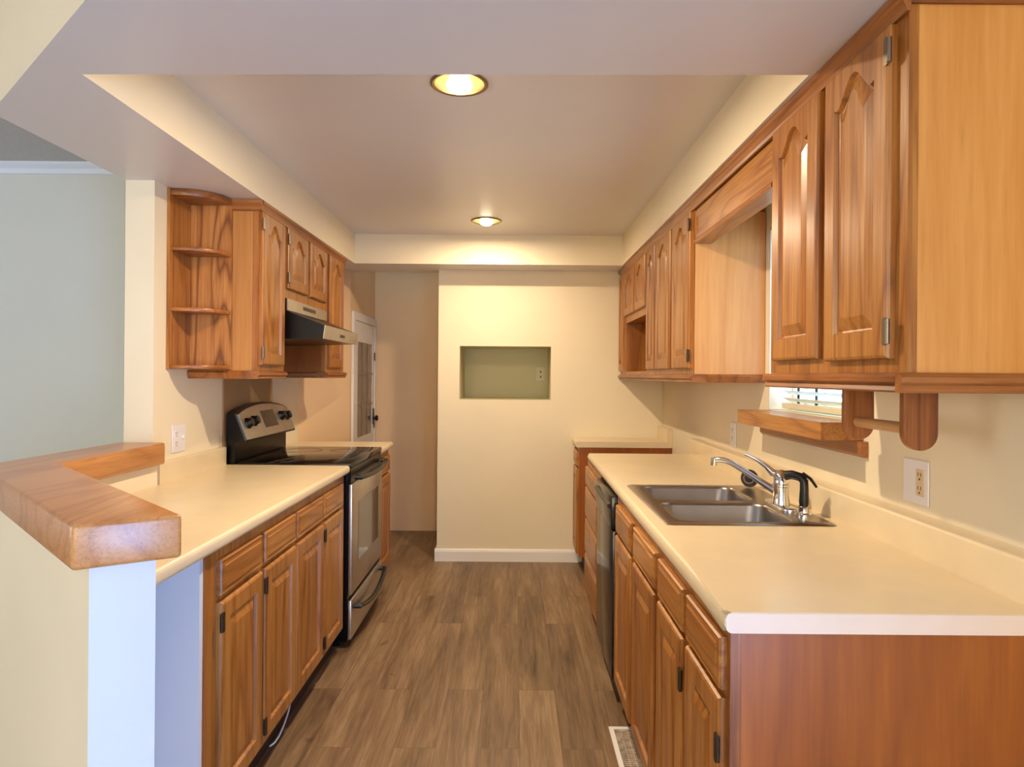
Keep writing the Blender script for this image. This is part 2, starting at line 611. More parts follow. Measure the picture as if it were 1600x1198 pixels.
jb.box(XR + 0.001, XR + 0.099, WY0 + 0.01, WY1 - 0.01, WZ1 - 0.01, WZ1 - 0.002)
obj('jamb', jb, WHITE, win)
bl = thing('window_blind', 'white slatted blind hanging in the window over the sink', 'blind', (XR + 0.05, 2.45, 1.97))
sl = MB()
for k in range(24):
    z = 1.262 + k * 0.029
    if z > WZ1 - 0.05:
        break
    sl.prism([(XR + 0.036, z + 0.006), (XR + 0.05, z + 0.001), (XR + 0.064, z - 0.008), (XR + 0.064, z - 0.0095), (XR + 0.05, z - 0.0005), (XR + 0.036, z + 0.0045)], WY0 + 0.02, WY1 - 0.06, 'Y')
obj('slats', sl, BLINDM, bl)
obj('bottom_rail', MB().box(XR + 0.032, XR + 0.066, WY0 + 0.02, WY1 - 0.06, 1.224, 1.246, 0.004), BLINDR, bl)
obj('head_rail', MB().box(XR + 0.03, XR + 0.07, WY0 + 0.015, WY1 - 0.05, WZ1 - 0.045, WZ1 - 0.012), BLINDM, bl)
for y in (2.30, 2.53, 2.69):
    obj('ladder_tape', MB().box(XR + 0.0655, XR + 0.067, y - 0.011, y + 0.011, 1.246, WZ1 - 0.046), TAPE, bl)

# ------------------------------------------------------------------ cabinet making
ARCH_N = 24


def panel_ring(w, h, mx, mb_, mt, arch, d, wz):
    """points of the panel opening inset by d, at depth wz"""
    x0, x1, y0, yt = mx + d, w - mx - d, mb_ + d, h - mt - d
    pts = [(x0, y0), (x1, y0)]
    for k in range(ARCH_N + 1):
        u = 1 - 2 * k / ARCH_N
        x = (x0 + x1) / 2 + u * (x1 - x0) / 2
        if arch:
            au = abs(u)
            if au > 0.88:
                f = 0.10 * (au - 0.88) / 0.12
            else:
                f = 0.5 + 0.5 * math.cos(PI * min(1, (au / 0.88) ** 1.08))
            y = yt - arch + arch * f
        else:
            y = yt
        pts.append((x, y))
    return [(a, b, wz) for a, b in pts]


def slab_front(X, sgn, Y0, Y1, z0, z1, th=0.019, arch=0.0, stile=0.05, rail=0.045, panel=True, top=None):
    """raised panel door or drawer front lying in a plane of constant X; sgn = outward direction"""
    w, h = Y1 - Y0, z1 - z0
    mt = rail if top is None else top
    P = lambda a, b, c: (X + sgn * c, Y0 + a, z0 + b)
    mb = MB()

    def outer(d, c):
        out = [(d, d), (w - d, d)]
        x0, x1 = stile, w - stile
        out.append((w - d, h - d))
        for k in range(1, ARCH_N):
            out.append((x0 + (x1 - x0) * (1 - k / ARCH_N), h - d))
        out.append((d, h - d))
        return [(a, b, c) for a, b in out]
    ch = min(0.008, w * 0.05)
    rings = [outer(0, 0), outer(0, th - ch), outer(ch * 0.35, th - ch * 0.35), outer(ch, th)]
    if panel:
        rings += [panel_ring(w, h, stile, rail, mt, arch, 0.0, th), panel_ring(w, h, stile, rail, mt, arch, 0.004, th - 0.010),
                  panel_ring(w, h, stile, rail, mt, arch, 0.008, th - 0.011), panel_ring(w, h, stile, rail, mt, arch, 0.034, th - 0.0015),
                  panel_ring(w, h, stile, rail, mt, arch, 0.037, th - 0.0005)]
    else:
        e = 0.016
        rings[-1] = outer(ch * 1.0, th - 0.004)
        rings.append(outer(e, th - 0.003))
        rings.append(outer(e + 0.004, th))
    mb.loops([[P(*p) for p in r] for r in rings], close_last=True, close_first=True)
    return mb


def hinge(X, sgn, Yedge, zc, side, door, mat=None):
    """exposed barrel hinge straddling the door edge; side = +1 frame lies at larger Y"""
    m = MB()
    h = 0.056
    y0, y1 = sorted((Yedge - side * 0.010, Yedge + side * 0.004))
    m.prism(rrect(y0, y1, zc - h / 2, zc + h / 2, 0.0045, 3), X + sgn * 0.0195, X + sgn * 0.0225, 'X')
    m.tube([(X + sgn * 0.020, Yedge + side * 0.0065, zc - h / 2 + 0.003), (X + sgn * 0.020, Yedge + side * 0.0065, zc + h / 2 - 0.003)], 0.0048, 10)
    o = obj('hinge', m, mat or BRONZE, door, smooth=40)
    return o


def door(parent, X, sgn, Y0, Y1, z0, z1, arch=0.0, hinge_side=0, hmat=None, mat=None, stile=0.05, rail=0.05, hz=(0.055, 0.055), top=None):
    d = obj('door', slab_front(X, sgn, Y0, Y1, z0, z1, arch=arch, stile=stile, rail=rail, top=top), mat or OAK['Z'], parent)
    if hinge_side:
        ye = Y0 if hinge_side < 0 else Y1
        for zc in (z0 + hz[0], z1 - hz[1]):
            hinge(X, sgn, ye, zc, hinge_side, d, hmat)
    return d


def drawer(parent, X, sgn, Y0, Y1, z0, z1):
    return obj('drawer_front', slab_front(X, sgn, Y0, Y1, z0, z1, panel=False), OAK['Y'], parent)


def base_body(parent, X, sgn, Xw, Y0, Y1, mat=None, gaps=()):
    """carcass with face frame: X front plane, Xw wall side"""
    m = MB()
    a, b = sorted((X, Xw))
    m.box(a, b, Y0, Y1, 0.112, CT - 0.042)
    o = obj('carcass', m, mat or OAK['Z'], parent)
    t0, t1 = sorted((X - sgn * 0.05, Xw))
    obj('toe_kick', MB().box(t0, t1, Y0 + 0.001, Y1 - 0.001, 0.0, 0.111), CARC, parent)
    return o


G_BASE = 'oak base cabinets'
G_WALL = 'oak wall cabinets'
# ---- left base cabinets
FXL = -0.83
c = thing('base_cabinet', 'oak base cabinet with two drawers and two doors beside the bar half wall', 'cabinet', (-1.1, 2.15, 0), G_BASE)
base_body(c, FXL, 1, -1.155, 1.787, 2.514)
obj('end_stile', MB().box(FXL, FXL + 0.004, 1.788, 1.806, 0.113, CT - 0.043), TRIM['Z'], c)
for a, b, hs in ((1.868, 2.172, -1), (2.198, 2.505, -1)):
    drawer(c, FXL, 1, a, b, 0.727, 0.826)
    door(c, FXL, 1, a, b, 0.135, 0.708, hinge_side=hs, rail=0.052)
c = thing('base_cabinet', 'oak base cabinet with two drawers and two doors beside the range', 'cabinet', (-1.1, 2.9, 0), G_BASE)
base_body(c, FXL, 1, -1.405, 2.516, 3.262)
for a, b, hs in ((2.526, 2.862, 0), (2.886, 3.194, -1)):
    drawer(c, FXL, 1, a, b, 0.727, 0.826)
    door(c, FXL, 1, a, b, 0.135, 0.708, hinge_side=hs, rail=0.052)
c = thing('base_cabinet', 'narrow oak base cabinet on the far side of the range', 'cabinet', (-1.1, 4.23, 0), G_BASE)
base_body(c, FXL, 1, XL + 0.002, 4.048, 4.405)
drawer(c, FXL, 1, 4.066, 4.39, 0.727, 0.826)
door(c, FXL, 1, 4.066, 4.39, 0.135, 0.708, rail=0.052)
# ---- right base cabinets
FXR = 0.424
c = thing('base_cabinet', 'oak base cabinet nearest the camera on the right with a plain stained end panel', 'cabinet', (0.7, 1.6, 0), G_BASE)
base_body(c, FXR, -1, XR - 0.002, 1.318, 1.918)
obj('end_panel', MB().box(FXR + 0.02, XR - 0.002, 1.300, 1.317, 0.0, CT - 0.042), BIRCHD, c)
obj('end_stile', MB().box(FXR - 0.0005, FXR + 0.0195, 1.2995, 1.317, 0.113, CT - 0.042), TRIM['Z'], c)
for a, b, hs in ((1.322, 1.582, -1), (1.618, 1.895, -1)):
    drawer(c, FXR, -1, a, b, 0.732, 0.836)
    door(c, FXR, -1, a, b, 0.135, 0.716, hinge_side=hs, rail=0.052, hz=(0.075, 0.098))
c = thing('base_cabinet', 'oak base cabinet under the double sink with two false drawers', 'cabinet', (0.7, 2.35, 0), G_BASE)
m = MB().box(FXR, FXR + 0.02, 1.92, 2.728, 0.112, CT - 0.042).box(FXR + 0.02, XR - 0.002, 1.92, 2.728, 0.112, 0.65)
obj('carcass', m, OAK['Z'], c)
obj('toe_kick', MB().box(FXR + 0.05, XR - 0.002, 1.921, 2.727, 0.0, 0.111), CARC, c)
for a, b in ((1.945, 2.288), (2.338, 2.682)):
    drawer(c, FXR, -1, a, b, 0.732, 0.836)
    door(c, FXR, -1, a, b, 0.135, 0.716, rail=0.052)
c = thing('base_cabinet', 'narrow oak base cabinet of stacked drawers beyond the dishwasher', 'cabinet', (0.7, 3.55, 0), G_BASE)
base_body(c, FXR, -1, XR - 0.002, 3.262, 3.85)
for a, b in ((0.135, 0.34), (0.355, 0.54), (0.555, 0.72), (0.735, 0.836)):
    drawer(c, FXR, -1, 3.285, 3.83, a, b)
c = thing('base_cabinet', 'small separate oak base cabinet against the back wall', 'cabinet', (0.75, 4.7, 0), G_BASE)
base_body(c, 0.445, -1, XR - 0.002, 4.565, YB - 0.018, mat=BIRCHD)
drawer(c, 0.445, -1, 4.58, YB - 0.03, 0.732, 0.836)
door(c, 0.445, -1, 4.58, YB - 0.03, 0.135, 0.716, rail=0.052)


# ---- wall cabinets
def wall_body(parent, X, sgn, Xw, Y0, Y1, z0, z1, mat=None):
    a, b = sorted((X, Xw))
    return obj('carcass', MB().box(a, b, Y0, Y1, z0, z1), mat or OAK['Z'], parent)


ZW0, ZW1, ZD0, ZD1 = 1.362, 2.108, 1.388, 2.066
UXL, UXR = -1.13, 0.768


def crown_prof(X, sgn, p=0.024):
    return [(X, 2.0685), (X + sgn * 0.008, 2.0685), (X + sgn * 0.011, 2.078), (X + sgn * (p - 0.006), 2.090), (X + sgn * p, 2.096), (X + sgn * p, 2.108), (X, 2.108)]


def rail_prof(X, sgn, z0=1.326, z1=1.3615, p=0.020):
    return [(X - sgn * 0.05, z1), (X + sgn * p * 0.6, z1), (X + sgn * p, z1 - 0.008), (X + sgn * p, z1 - 0.018), (X + sgn * p * 0.5, z1 - 0.024), (X + sgn * p * 0.7, z0 + 0.004), (X + sgn * p * 0.5, z0), (X - sgn * 0.05, z0)]


# left run
c = thing('upper_cabinet', 'tall oak wall cabinet with one arched door next to the open end shelves', 'cabinet', (-1.28, 3.09, ZW0), G_WALL)
wall_body(c, UXL, 1, XL + 0.002, 2.932, 3.268, ZW0, ZW1)
obj('side_panel', MB().box(-1.239, UXL - 0.022, 2.928, 2.9315, ZW0, 2.06), wood('brown_birch_side', (160, 104, 48), (186, 126, 62), (200, 142, 78), 'Z', rings=3, ringw=0.28, pores=0.08, fine=0.35, rough=0.4), c)
obj('front_stile', MB().box(UXL - 0.0215, UXL + 0.001, 2.929, 2.9315, ZW0, 2.06), TRIM['Z'], c)
door(c, UXL, 1, 2.952, 3.232, ZD0, ZD1, arch=0.06, hinge_side=-1, top=0.035, hmat=NICKEL)
m = MB().prism(rail_prof(UXL, 1), 2.912, 3.268, 'Y')
m.prism([(2.933, 1.3615), (2.92, 1.3615), (2.912, 1.352), (2.916, 1.338), (2.921, 1.326), (2.933, 1.326)], XL + 0.003, UXL + 0.004, 'X')
obj('light_rail', m, TRIM['Y'], c)
c = thing('upper_cabinet', 'short oak wall cabinet with two small arched doors above the range hood', 'cabinet', (-1.28, 3.62, 1.735), G_WALL)
wall_body(c, UXL, 1, XL + 0.002, 3.27, 3.978, 1.722, ZW1)
door(c, UXL, 1, 3.285, 3.592, 1.768, ZD1, arch=0.06, hinge_side=-1, top=0.035, hmat=NICKEL)
door(c, UXL, 1, 3.64, 3.955, 1.768, ZD1, arch=0.06, top=0.035)
c = thing('upper_cabinet', 'narrow oak wall cabinet with one arched door beyond the range hood', 'cabinet', (-1.28, 4.18, ZW0), G_WALL)
wall_body(c, UXL, 1, XL + 0.002, 3.984, 4.40, ZW0, ZW1)
obj('side_panel', MB().box(XL + 0.003, UXL - 0.022, 3.980, 3.9835, ZW0, 1.72), BIRCHD, c)
door(c, UXL, 1, 4.012, 4.325, ZD0, ZD1, arch=0.06, top=0.035)
m = MB().prism(rail_prof(UXL, 1), 3.968, 4.42, 'Y')
m.prism([(3.98, 1.3615), (3.976, 1.3615), (3.968, 1.352), (3.970, 1.338), (3.974, 1.326), (3.98, 1.326)], XL + 0.003, UXL + 0.004, 'X')
obj('light_rail', m, TRIM['Y'], c)
cr = MB().prism(crown_prof(UXL + 0.0005, 1), 2.935, 4.402, 'Y')
tag(obj('crown_molding', cr, TRIM['Y']), 'dark oak crown strip along the top of the left wall cabinets', 'molding')
# open end shelves
c = thing('corner_shelf', 'open oak end shelf unit with quarter round shelves at the left wall', 'shelf', (-1.34, 2.84, 1.363))
obj('wall_panel', MB().box(XL + 0.001, XL + 0.012, 2.738, 2.915, 1.366, 2.108), OAK['Z'], c)
obj('back_panel', MB().box(XL + 0.012, -1.240, 2.916, 2.9275, 1.366, 2.108), wood('shelf_back_oak', (126, 72, 28), (178, 114, 54), (204, 144, 80), 'Z', rings=16, ringw=0.9), c)
for z, th, ex in ((1.367, 0.016, 0.0), (1.604, 0.017, 0.0), (1.855, 0.017, 0.0), (2.080, 0.028, 0.004)):
    n = 14
    q = [(XL + 0.0125, 2.9155)] + [(XL + 0.0125 + (0.176 + ex) * math.sin(PI / 2 * k / n) ** 0.9, 2.9155 - (0.165 + ex) * math.cos(PI / 2 * k / n) ** 0.9) for k in range(n + 1)]
    obj('shelf', MB().prism(q, z, z + th, bevel=0.004, seg=2, pick=lambda e: abs(e.verts[0].co.z - e.verts[1].co.z) < 1e-6), TRIM['X'], c, smooth=35)
# strip of crown on the cabinet side between shelves and front
m = MB().prism([(2.9275, 2.062), (2.921, 2.066), (2.918, 2.08), (2.908, 2.094), (2.906, 2.108), (2.9275, 2.108)], -1.24, UXL + 0.02, 'X')
tag(obj('crown_return', m, TRIM['X']), 'short dark oak crown piece beside the top open shelf', 'molding')

# right run, near cabinet
c = thing('upper_cabinet', 'large near oak wall cabinet with two tall arched doors and a broad plain side', 'cabinet', (0.92, 1.66, ZW0), G_WALL)
wall_body(c, UXR, -1, XR - 0.002, 1.317, 2.008, ZW0, ZW1)
obj('end_panel', MB().box(UXR + 0.02, XR - 0.002, 1.312, 1.3165, ZW0, ZW1), BIRCH, c)
obj('end_stile', MB().box(UXR - 0.0005, UXR + 0.0195, 1.311, 1.3165, ZW0, ZW1), OAK['Z'], c)
door(c, UXR, -1, 1.352, 1.632, 1.39, 2.067, arch=0.058, hinge_side=-1, hmat=NICKEL, top=0.036, stile=0.052, rail=0.06, hz=(0.055, 0.055))
door(c, UXR, -1, 1.672, 1.965, 1.398, 2.067, arch=0.058, top=0.036, stile=0.052, rail=0.06)
obj('light_rail', MB().prism(rail_prof(UXR, -1, 1.322), 1.3175, 2.022, 'Y'), TRIM['Y'], c)
m = MB().prism([(1.317, 1.3615), (1.302, 1.3615), (1.292, 1.353), (1.294, 1.342), (1.300, 1.337), (1.298, 1.326), (1.302, 1.322), (1.317, 1.322)], UXR - 0.0195, XR - 0.003, 'X')
obj('light_rail', m, TRIM['X'], c)
m = MB().box(UXR + 0.0005, XR - 0.003, 1.305, 1.3105, 2.084, 2.108)
obj('crown_return', m, TRIM['X'], c)
# right run, far cabinets
c = thing('upper_cabinet', 'oak wall cabinet with three tall arched doors and pale side facing the window', 'cabinet', (0.92, 3.38, ZW0), G_WALL)
wall_body(c, UXR, -1, XR - 0.002, 2.878, 3.868, ZW0, ZW1)
obj('side_panel', MB().box(UXR + 0.004, XR - 0.002, 2.874, 2.8775, ZW0, 2.06), wood('pale_birch_side', (196, 128, 68), (214, 152, 92), (224, 168, 110), 'Z', rings=3, ringw=0.28, pores=0.05, fine=0.35, rough=0.4), c)
door(c, UXR, -1, 2.900, 3.218, ZD0, ZD1, arch=0.055, hinge_side=-1, top=0.035)
door(c, UXR, -1, 3.272, 3.586, ZD0, ZD1, arch=0.055, top=0.035)
door(c, UXR, -1, 3.618, 3.846, ZD0, ZD1, arch=0.055, top=0.035, stile=0.045)
m = MB().prism(rail_prof(UXR, -1), 2.858, 3.868, 'Y')
m.prism([(2.878, 1.3615), (2.866, 1.3615), (2.858, 1.353), (2.861, 1.34), (2.864, 1.326), (2.878, 1.326)], UXR - 0.006, XR - 0.003, 'X')
obj('light_rail', m, TRIM['Y'], c)
c = thing('upper_cabinet', 'oak wall cabinet with two short arched doors over an open microwave bay', 'cabinet', (0.92, 4.26, ZW0), G_WALL)
m = MB().box(UXR, XR - 0.002, 3.87, 4.648, 1.715, ZW1).box(UXR, XR - 0.002, 3.87, 3.90, ZW0, 1.714).box(UXR, XR - 0.002, 4.618, 4.648, ZW0, 1.714)
m.box(UXR, XR - 0.002, 3.90, 4.618, ZW0, ZW0 + 0.02).box(XR - 0.012, XR - 0.002, 3.90, 4.618, ZW0 + 0.02, 1.714)
obj('carcass', m, OAK['Z'], c)
door(c, UXR, -1, 3.89, 4.222, 1.762, ZD1, arch=0.055, top=0.035)
door(c, UXR, -1, 4.262, 4.628, 1.762, ZD1, arch=0.055, top=0.035)
obj('light_rail', MB().prism(rail_prof(UXR, -1), 3.87, 4.648, 'Y'), TRIM['Y'], c)
c = thing('upper_cabinet', 'slim oak wall cabinet with one narrow door in the far right corner', 'cabinet', (0.92, 4.75, ZW0), G_WALL)
wall_body(c, UXR, -1, XR - 0.002, 4.65, YB - 0.003, ZW0, ZW1)
door(c, UXR, -1, 4.664, YB - 0.012, ZD0, ZD1, arch=0.05, top=0.035, stile=0.04)
obj('light_rail', MB().prism(rail_prof(UXR, -1), 4.65, YB - 0.003, 'Y'), TRIM['Y'], c)
cr = MB().prism(crown_prof(UXR - 0.0005, -1), 1.304, YB - 0.003, 'Y')
tag(obj('crown_molding', cr, TRIM['Y']), 'dark oak crown strip along the top of the right wall cabinets', 'molding')
v = thing('valance', 'oak valance board bridging the wall cabinets above the sink window', 'valance', (0.79, 2.44, 1.92))
obj('face_board', MB().box(UXR + 0.006, UXR + 0.022, 2.010, 2.872, 1.94, 2.108), OAK['Y'], v)
m = MB().prism([(UXR - 0.002, 1.936), (UXR + 0.003, 1.943), (UXR + 0.02, 1.943), (UXR + 0.07, 1.943), (UXR + 0.07, 1.922), (UXR, 1.922), (UXR - 0.003, 1.928)], 2.010, 2.872, 'Y')
obj('lower_lip', m, TRIM['Y'], v)

# ------------------------------------------------------------------ worktops
def horiz(e):
    return abs(e.verts[0].co.z - e.verts[1].co.z) < 1e-6


c = thing('countertop', 'cream laminate worktop on the left between bar and range', 'countertop', (-1.1, 2.6, CT - 0.04))
poly = [(-0.803, 1.43), (-0.803, 3.266), (XL + 0.001, 3.266), (XL + 0.001, 2.66), (-1.408, 2.645), (-1.408, 2.034)]
m = MB().prism(poly, CT - 0.04, CT, bevel=0.014, seg=4, pick=lambda e: horiz(e) and all(abs(v.co.x + 0.803) < 1e-4 for v in e.verts))
obj('top', m, LAM, c, smooth=40)
m = MB().prism([(XL + 0.001, CT), (XL + 0.024, CT), (XL + 0.024, 0.985), (XL + 0.018, 0.991), (XL + 0.001, 0.991)], 2.655, 3.266, 'Y')
obj('backsplash', m, LAM, c)
c = thing('countertop', 'small cream laminate worktop on the far side of the range', 'countertop', (-1.1, 4.24, CT - 0.04))
m = MB().prism([(-0.803, 4.045), (-0.803, 4.43), (-1.425, 4.43), (-1.425, 4.419), (XL + 0.001, 4.419), (XL + 0.001, 4.045)], CT - 0.04, CT, bevel=0.014, seg=4, pick=lambda e: horiz(e) and all(abs(v.co.x + 0.803) < 1e-4 for v in e.verts))
obj('top', m, LAM, c, smooth=40)
c = thing('countertop', 'long cream laminate worktop on the right with the sink set in', 'countertop', (0.7, 2.56, CT - 0.04))
SX0, SX1, SY0, SY1 = 0.459, 0.978, 2.008, 2.738
f0, f1 = (lambda a, b: (a, b, CT - 0.04)), (lambda a, b: (a, b, CT))
m = MB()
m.slab([(0.402, 1.27), (XR - 0.001, 1.27), (XR - 0.001, 3.866), (0.424, 3.866)], [rect(SX0 + 0.012, SX1 - 0.012, SY0 + 0.012, SY1 - 0.012)], f0, f1)
bmesh.ops.remove_doubles(m.b, verts=m.b.verts, dist=1e-5)
bmesh.ops.recalc_face_normals(m.b, faces=m.b.faces)
fe = [e for e in m.b.edges if horiz(e) and all(v.co.x < 0.43 for v in e.verts) and abs(e.verts[0].co.y - e.verts[1].co.y) > 1]
bmesh.ops.bevel(m.b, geom=fe, offset=0.014, segments=4, affect='EDGES', profile=0.5)
obj('top', m, LAM, c, smooth=40)
obj('end_cap', MB().prism(rrect(0.404, XR - 0.002, CT - 0.0395, CT - 0.0015, 0.012, 4), 1.2675, 1.2698, 'Y'), LAMEDGE, c)['label'] = 'white end strip'
m = MB().prism([(XR - 0.001, CT), (1.010, CT), (1.010, 0.988), (1.014, 0.993), (1.018, 0.994), (XR - 0.001, 0.994)], 1.27, 3.866, 'Y')
obj('backsplash', m, LAM, c)
c = thing('countertop', 'small cream laminate worktop against the back wall beside the right wall', 'countertop', (0.74, 4.7, CT - 0.04))
m = MB().prism([(0.418, 4.55), (XR - 0.001, 4.55), (XR - 0.001, YB - 0.002), (0.418, YB - 0.002)], CT - 0.04, CT, bevel=0.014, seg=4, pick=lambda e: horiz(e) and all(abs(v.co.x - 0.418) < 1e-4 for v in e.verts))
obj('top', m, LAM, c, smooth=40)
m = MB().prism([(XR - 0.001, CT), (XR - 0.036, CT), (XR - 0.036, 0.99), (XR - 0.03, 0.996), (XR - 0.001, 0.996)], 4.55, YB - 0.002, 'Y')
obj('backsplash', m, LAM, c)

# ------------------------------------------------------------------ bar top
BT = [(-0.644, 1.302), (-1.376, 2.024), (-1.376, 2.640), (-1.560, 2.640), (-1.560, 1.948), (-0.796, 1.203)]
m = MB().prism(BT, 0.990, 1.075, bevel=0.009, seg=3)
bar = obj('bar_top', m, [OAKB['Y']], smooth=40)
tag(bar, 'thick oak bar ledge bent at an angle on top of the half wall', 'bar top')

# ------------------------------------------------------------------ double sink
s = thing('sink', 'stainless double bowl sink set into the right worktop', 'sink', (0.72, 2.37, CT))
BX0, BX1 = 0.500, 0.872
bowls = [(2.045, 2.352), (2.392, 2.702)]
rings_b = []
ZR = CT + 0.0045
m = MB()
holes = [rrect(BX0, BX1, a, b, 0.055, 6) for a, b in bowls]
oo = rrect(SX0 + 0.006, SX1 - 0.006, SY0 + 0.006, SY1 - 0.006, 0.014, 4)
ob = rrect(SX0, SX1, SY0, SY1, 0.018, 4)
m.sheet(oo, holes, lambda a, b: (a, b, ZR))
m.loops([[(a, b, ZR) for a, b in oo], [(a, b, CT + 0.0008) for a, b in ob]], close_last=False)
obj('rim', m, SINKM, s, smooth=50)
for a, b in bowls:
    m = MB()
    rr = []
    for d, z, r in ((0, ZR, 0.055), (0.003, ZR - 0.002, 0.053), (0.006, ZR - 0.010, 0.052), (0.016, CT - 0.13, 0.060), (0.026, CT - 0.158, 0.060), (0.05, CT - 0.168, 0.05), (0.11, CT - 0.172, 0.03)):
        rr.append([(p, q, z) for p, q in rrect(BX0 + d, BX1 - d, a + d, b - d, r, 6)])
    m.loops(rr)
    bo = obj('bowl', m, SINKM, s, smooth=60, recalc=False)
    cx, cy = (BX0 + BX1) / 2, (a + b) / 2
    m = MB().lathe([(0.0, -0.003), (0.03, -0.003), (0.036, 0.0), (0.043, 0.0015), (0.045, 0.0)], Matrix.Translation((cx, cy, CT - 0.1705)))
    obj('drain', m, CHROME, bo, smooth=40)
# faucet
FX, FY, FZ = 0.914, 2.29, ZR
fc = thing('faucet', 'chrome single lever faucet swung over the sink', 'faucet', (FX, FY, FZ))
m = MB().prism(rrect(FX - 0.027, FX + 0.027, FY - 0.10, FY + 0.10, 0.026, 6), FZ, FZ + 0.010, bevel=0.004, seg=2, pick=lambda e: horiz(e) and e.verts[0].co.z > FZ + 0.005)
obj('deck_plate', m, CHROME, fc, smooth=40)
T = Matrix.Translation((FX, FY, FZ))
m = MB().lathe([(0.0, 0.009), (0.030, 0.009), (0.028, 0.025), (0.0255, 0.04), (0.0255, 0.068), (0.0275, 0.070), (0.0275, 0.078), (0.0255, 0.080), (0.025, 0.100), (0.019, 0.108), (0.0, 0.110)], T)
obj('body', m, CHROME, fc, smooth=40)
m = MB().tube([(FX - 0.012, FY + 0.008, FZ + 0.050), (FX - 0.05, FY + 0.035, FZ + 0.075), (FX - 0.11, FY + 0.08, FZ + 0.118), (FX - 0.138, FY + 0.101, FZ + 0.136), (FX - 0.158, FY + 0.116, FZ + 0.143), (FX - 0.175, FY + 0.128, FZ + 0.144), (FX - 0.188, FY + 0.138, FZ + 0.141)],
              [0.0135, 0.0115, 0.0105, 0.0100, 0.0100, 0.0100, 0.0100], 14)
sp = obj('spout', m, CHROME, fc, smooth=40)
m = MB().tube([(FX - 0.188, FY + 0.138, FZ + 0.147), (FX - 0.189, FY + 0.139, FZ + 0.122)], 0.0125, 14)
obj('aerator', m, CHROME, sp, smooth=40)
m = MB().lathe([(0.0, 0.126), (0.012, 0.124), (0.022, 0.118), (0.026, 0.110), (0.021, 0.103), (0.0, 0.102)], T)
m.tube([(FX - 0.005, FY + 0.004, FZ + 0.110), (FX - 0.024, FY + 0.014, FZ + 0.114), (FX - 0.044, FY + 0.024, FZ + 0.136), (FX - 0.070, FY + 0.036, FZ + 0.156), (FX - 0.094, FY + 0.046, FZ + 0.169), (FX - 0.106, FY + 0.050, FZ + 0.174)],
       [0.012, 0.013, 0.0085, 0.0065, 0.006, 0.0075], 12)
obj('lever', m, CHROME, fc, smooth=40)
# sprayer
PX, PY = 0.932, 2.150
sy = thing('sink_sprayer', 'black pull out sprayer standing beside the faucet', 'sprayer', (PX, PY, ZR))
m = MB().lathe([(0.0, 0.0), (0.026, 0.0), (0.026, 0.005), (0.017, 0.009), (0.015, 0.024), (0.017, 0.03), (0.0, 0.03)], Matrix.Translation((PX, PY, ZR)))
obj('base', m, CHROME, sy, smooth=40)
m = MB().tube([(PX, PY, ZR + 0.028), (PX, PY, ZR + 0.045), (PX + 0.001, PY, ZR + 0.085), (PX + 0.001, PY + 0.002, ZR + 0.108), (PX - 0.008, PY + 0.010, ZR + 0.121), (PX - 0.028, PY + 0.026, ZR + 0.126), (PX - 0.044, PY + 0.038, ZR + 0.122)],
              [0.0135, 0.0150, 0.0135, 0.0135, 0.0140, 0.0145, 0.0155], 14)
obj('spray_head', m, BLACKP, sy, smooth=40)
m = MB().tube([(PX - 0.004, PY + 0.004, ZR + 0.134), (PX + 0.018, PY - 0.008, ZR + 0.118), (PX + 0.034, PY - 0.016, ZR + 0.092)], [0.006, 0.005, 0.004], 8)
obj('trigger', m, BLACKP, sy, smooth=40)
# rubber stopper standing on edge against the splash
RC = Vector((0.945, 2.685, ZR + 0.0365))
d = Vector((-0.62, -0.78, 0.10)).normalized()
Mx = Matrix.Translation(RC) @ d.to_track_quat('Z', 'Y').to_matrix().to_4x4()
st = thing('sink_stopper', 'dark ringed rubber stopper standing on edge behind the spout', 'stopper', (RC.x, RC.y, ZR))
obj('disc', MB().lathe([(0.0, -0.006), (0.034, -0.006), (0.0355, 0.0), (0.034, 0.004), (0.025, 0.004), (0.0245, 0.0065), (0.0, 0.0065)], Mx), RUBBER, st, smooth=35)
obj('ring', MB().lathe([(0.017, 0.0068), (0.0225, 0.0068), (0.0225, 0.0085), (0.017, 0.0085), (0.017, 0.0068)], Mx), RUBBER2, st)
obj('knob', MB().lathe([(0.0, 0.0068), (0.007, 0.0068), (0.009, 0.018), (0.0, 0.021)], Mx), RUBBER, st, smooth=40)

# ------------------------------------------------------------------ range
RY0, RY1 = 3.282, 4.034
r = thing('range', 'freestanding electric range in black and stainless steel', 'stove', (-1.1, 3.66, 0))
m = MB().box(-1.405, -0.813, RY0, RY1, 0.035, 0.888)
for x in (-1.36, -0.88):
    for y in (RY0 + 0.05, RY1 - 0.05):
        m.tube([(x, y, 0), (x, y, 0.036)], 0.018, 10)
obj('body', m, BLACKE, r)
ckt = MB().box(-1.36, -0.800, RY0 - 0.001, RY1 + 0.001, 0.8885, 0.913, 0.004, 2)
ck = obj('cooktop', ckt, GLASSK, r, smooth=40)
for cx, cy, R in ((-0.97, 3.47, 0.11), (-0.97, 3.85, 0.085), (-1.22, 3.47, 0.085), (-1.22, 3.85, 0.11)):
    obj('burner_ring', MB().lathe([(R - 0.002, 0.0), (R, 0.0003), (R + 0.002, 0.0)], Matrix.Translation((cx, cy, 0.9132)), 36), BURN, ck)
# front control rail above the oven door
obj('vent_rail', MB().box(-0.8125, -0.803, RY0 + 0.004, RY1 - 0.004, 0.812, 0.886, 0.002, 1), BLACKE, r)
od = obj('oven_door', MB().box(-0.8125, -0.795, RY0 + 0.004, RY1 - 0.004, 0.262, 0.808, 0.004, 2), STEEL, r, smooth=40)
obj('window', MB().box(-0.7955, -0.7935, RY0 + 0.14, RY1 - 0.12, 0.40, 0.70, 0.001, 1), DKGLASS, od)


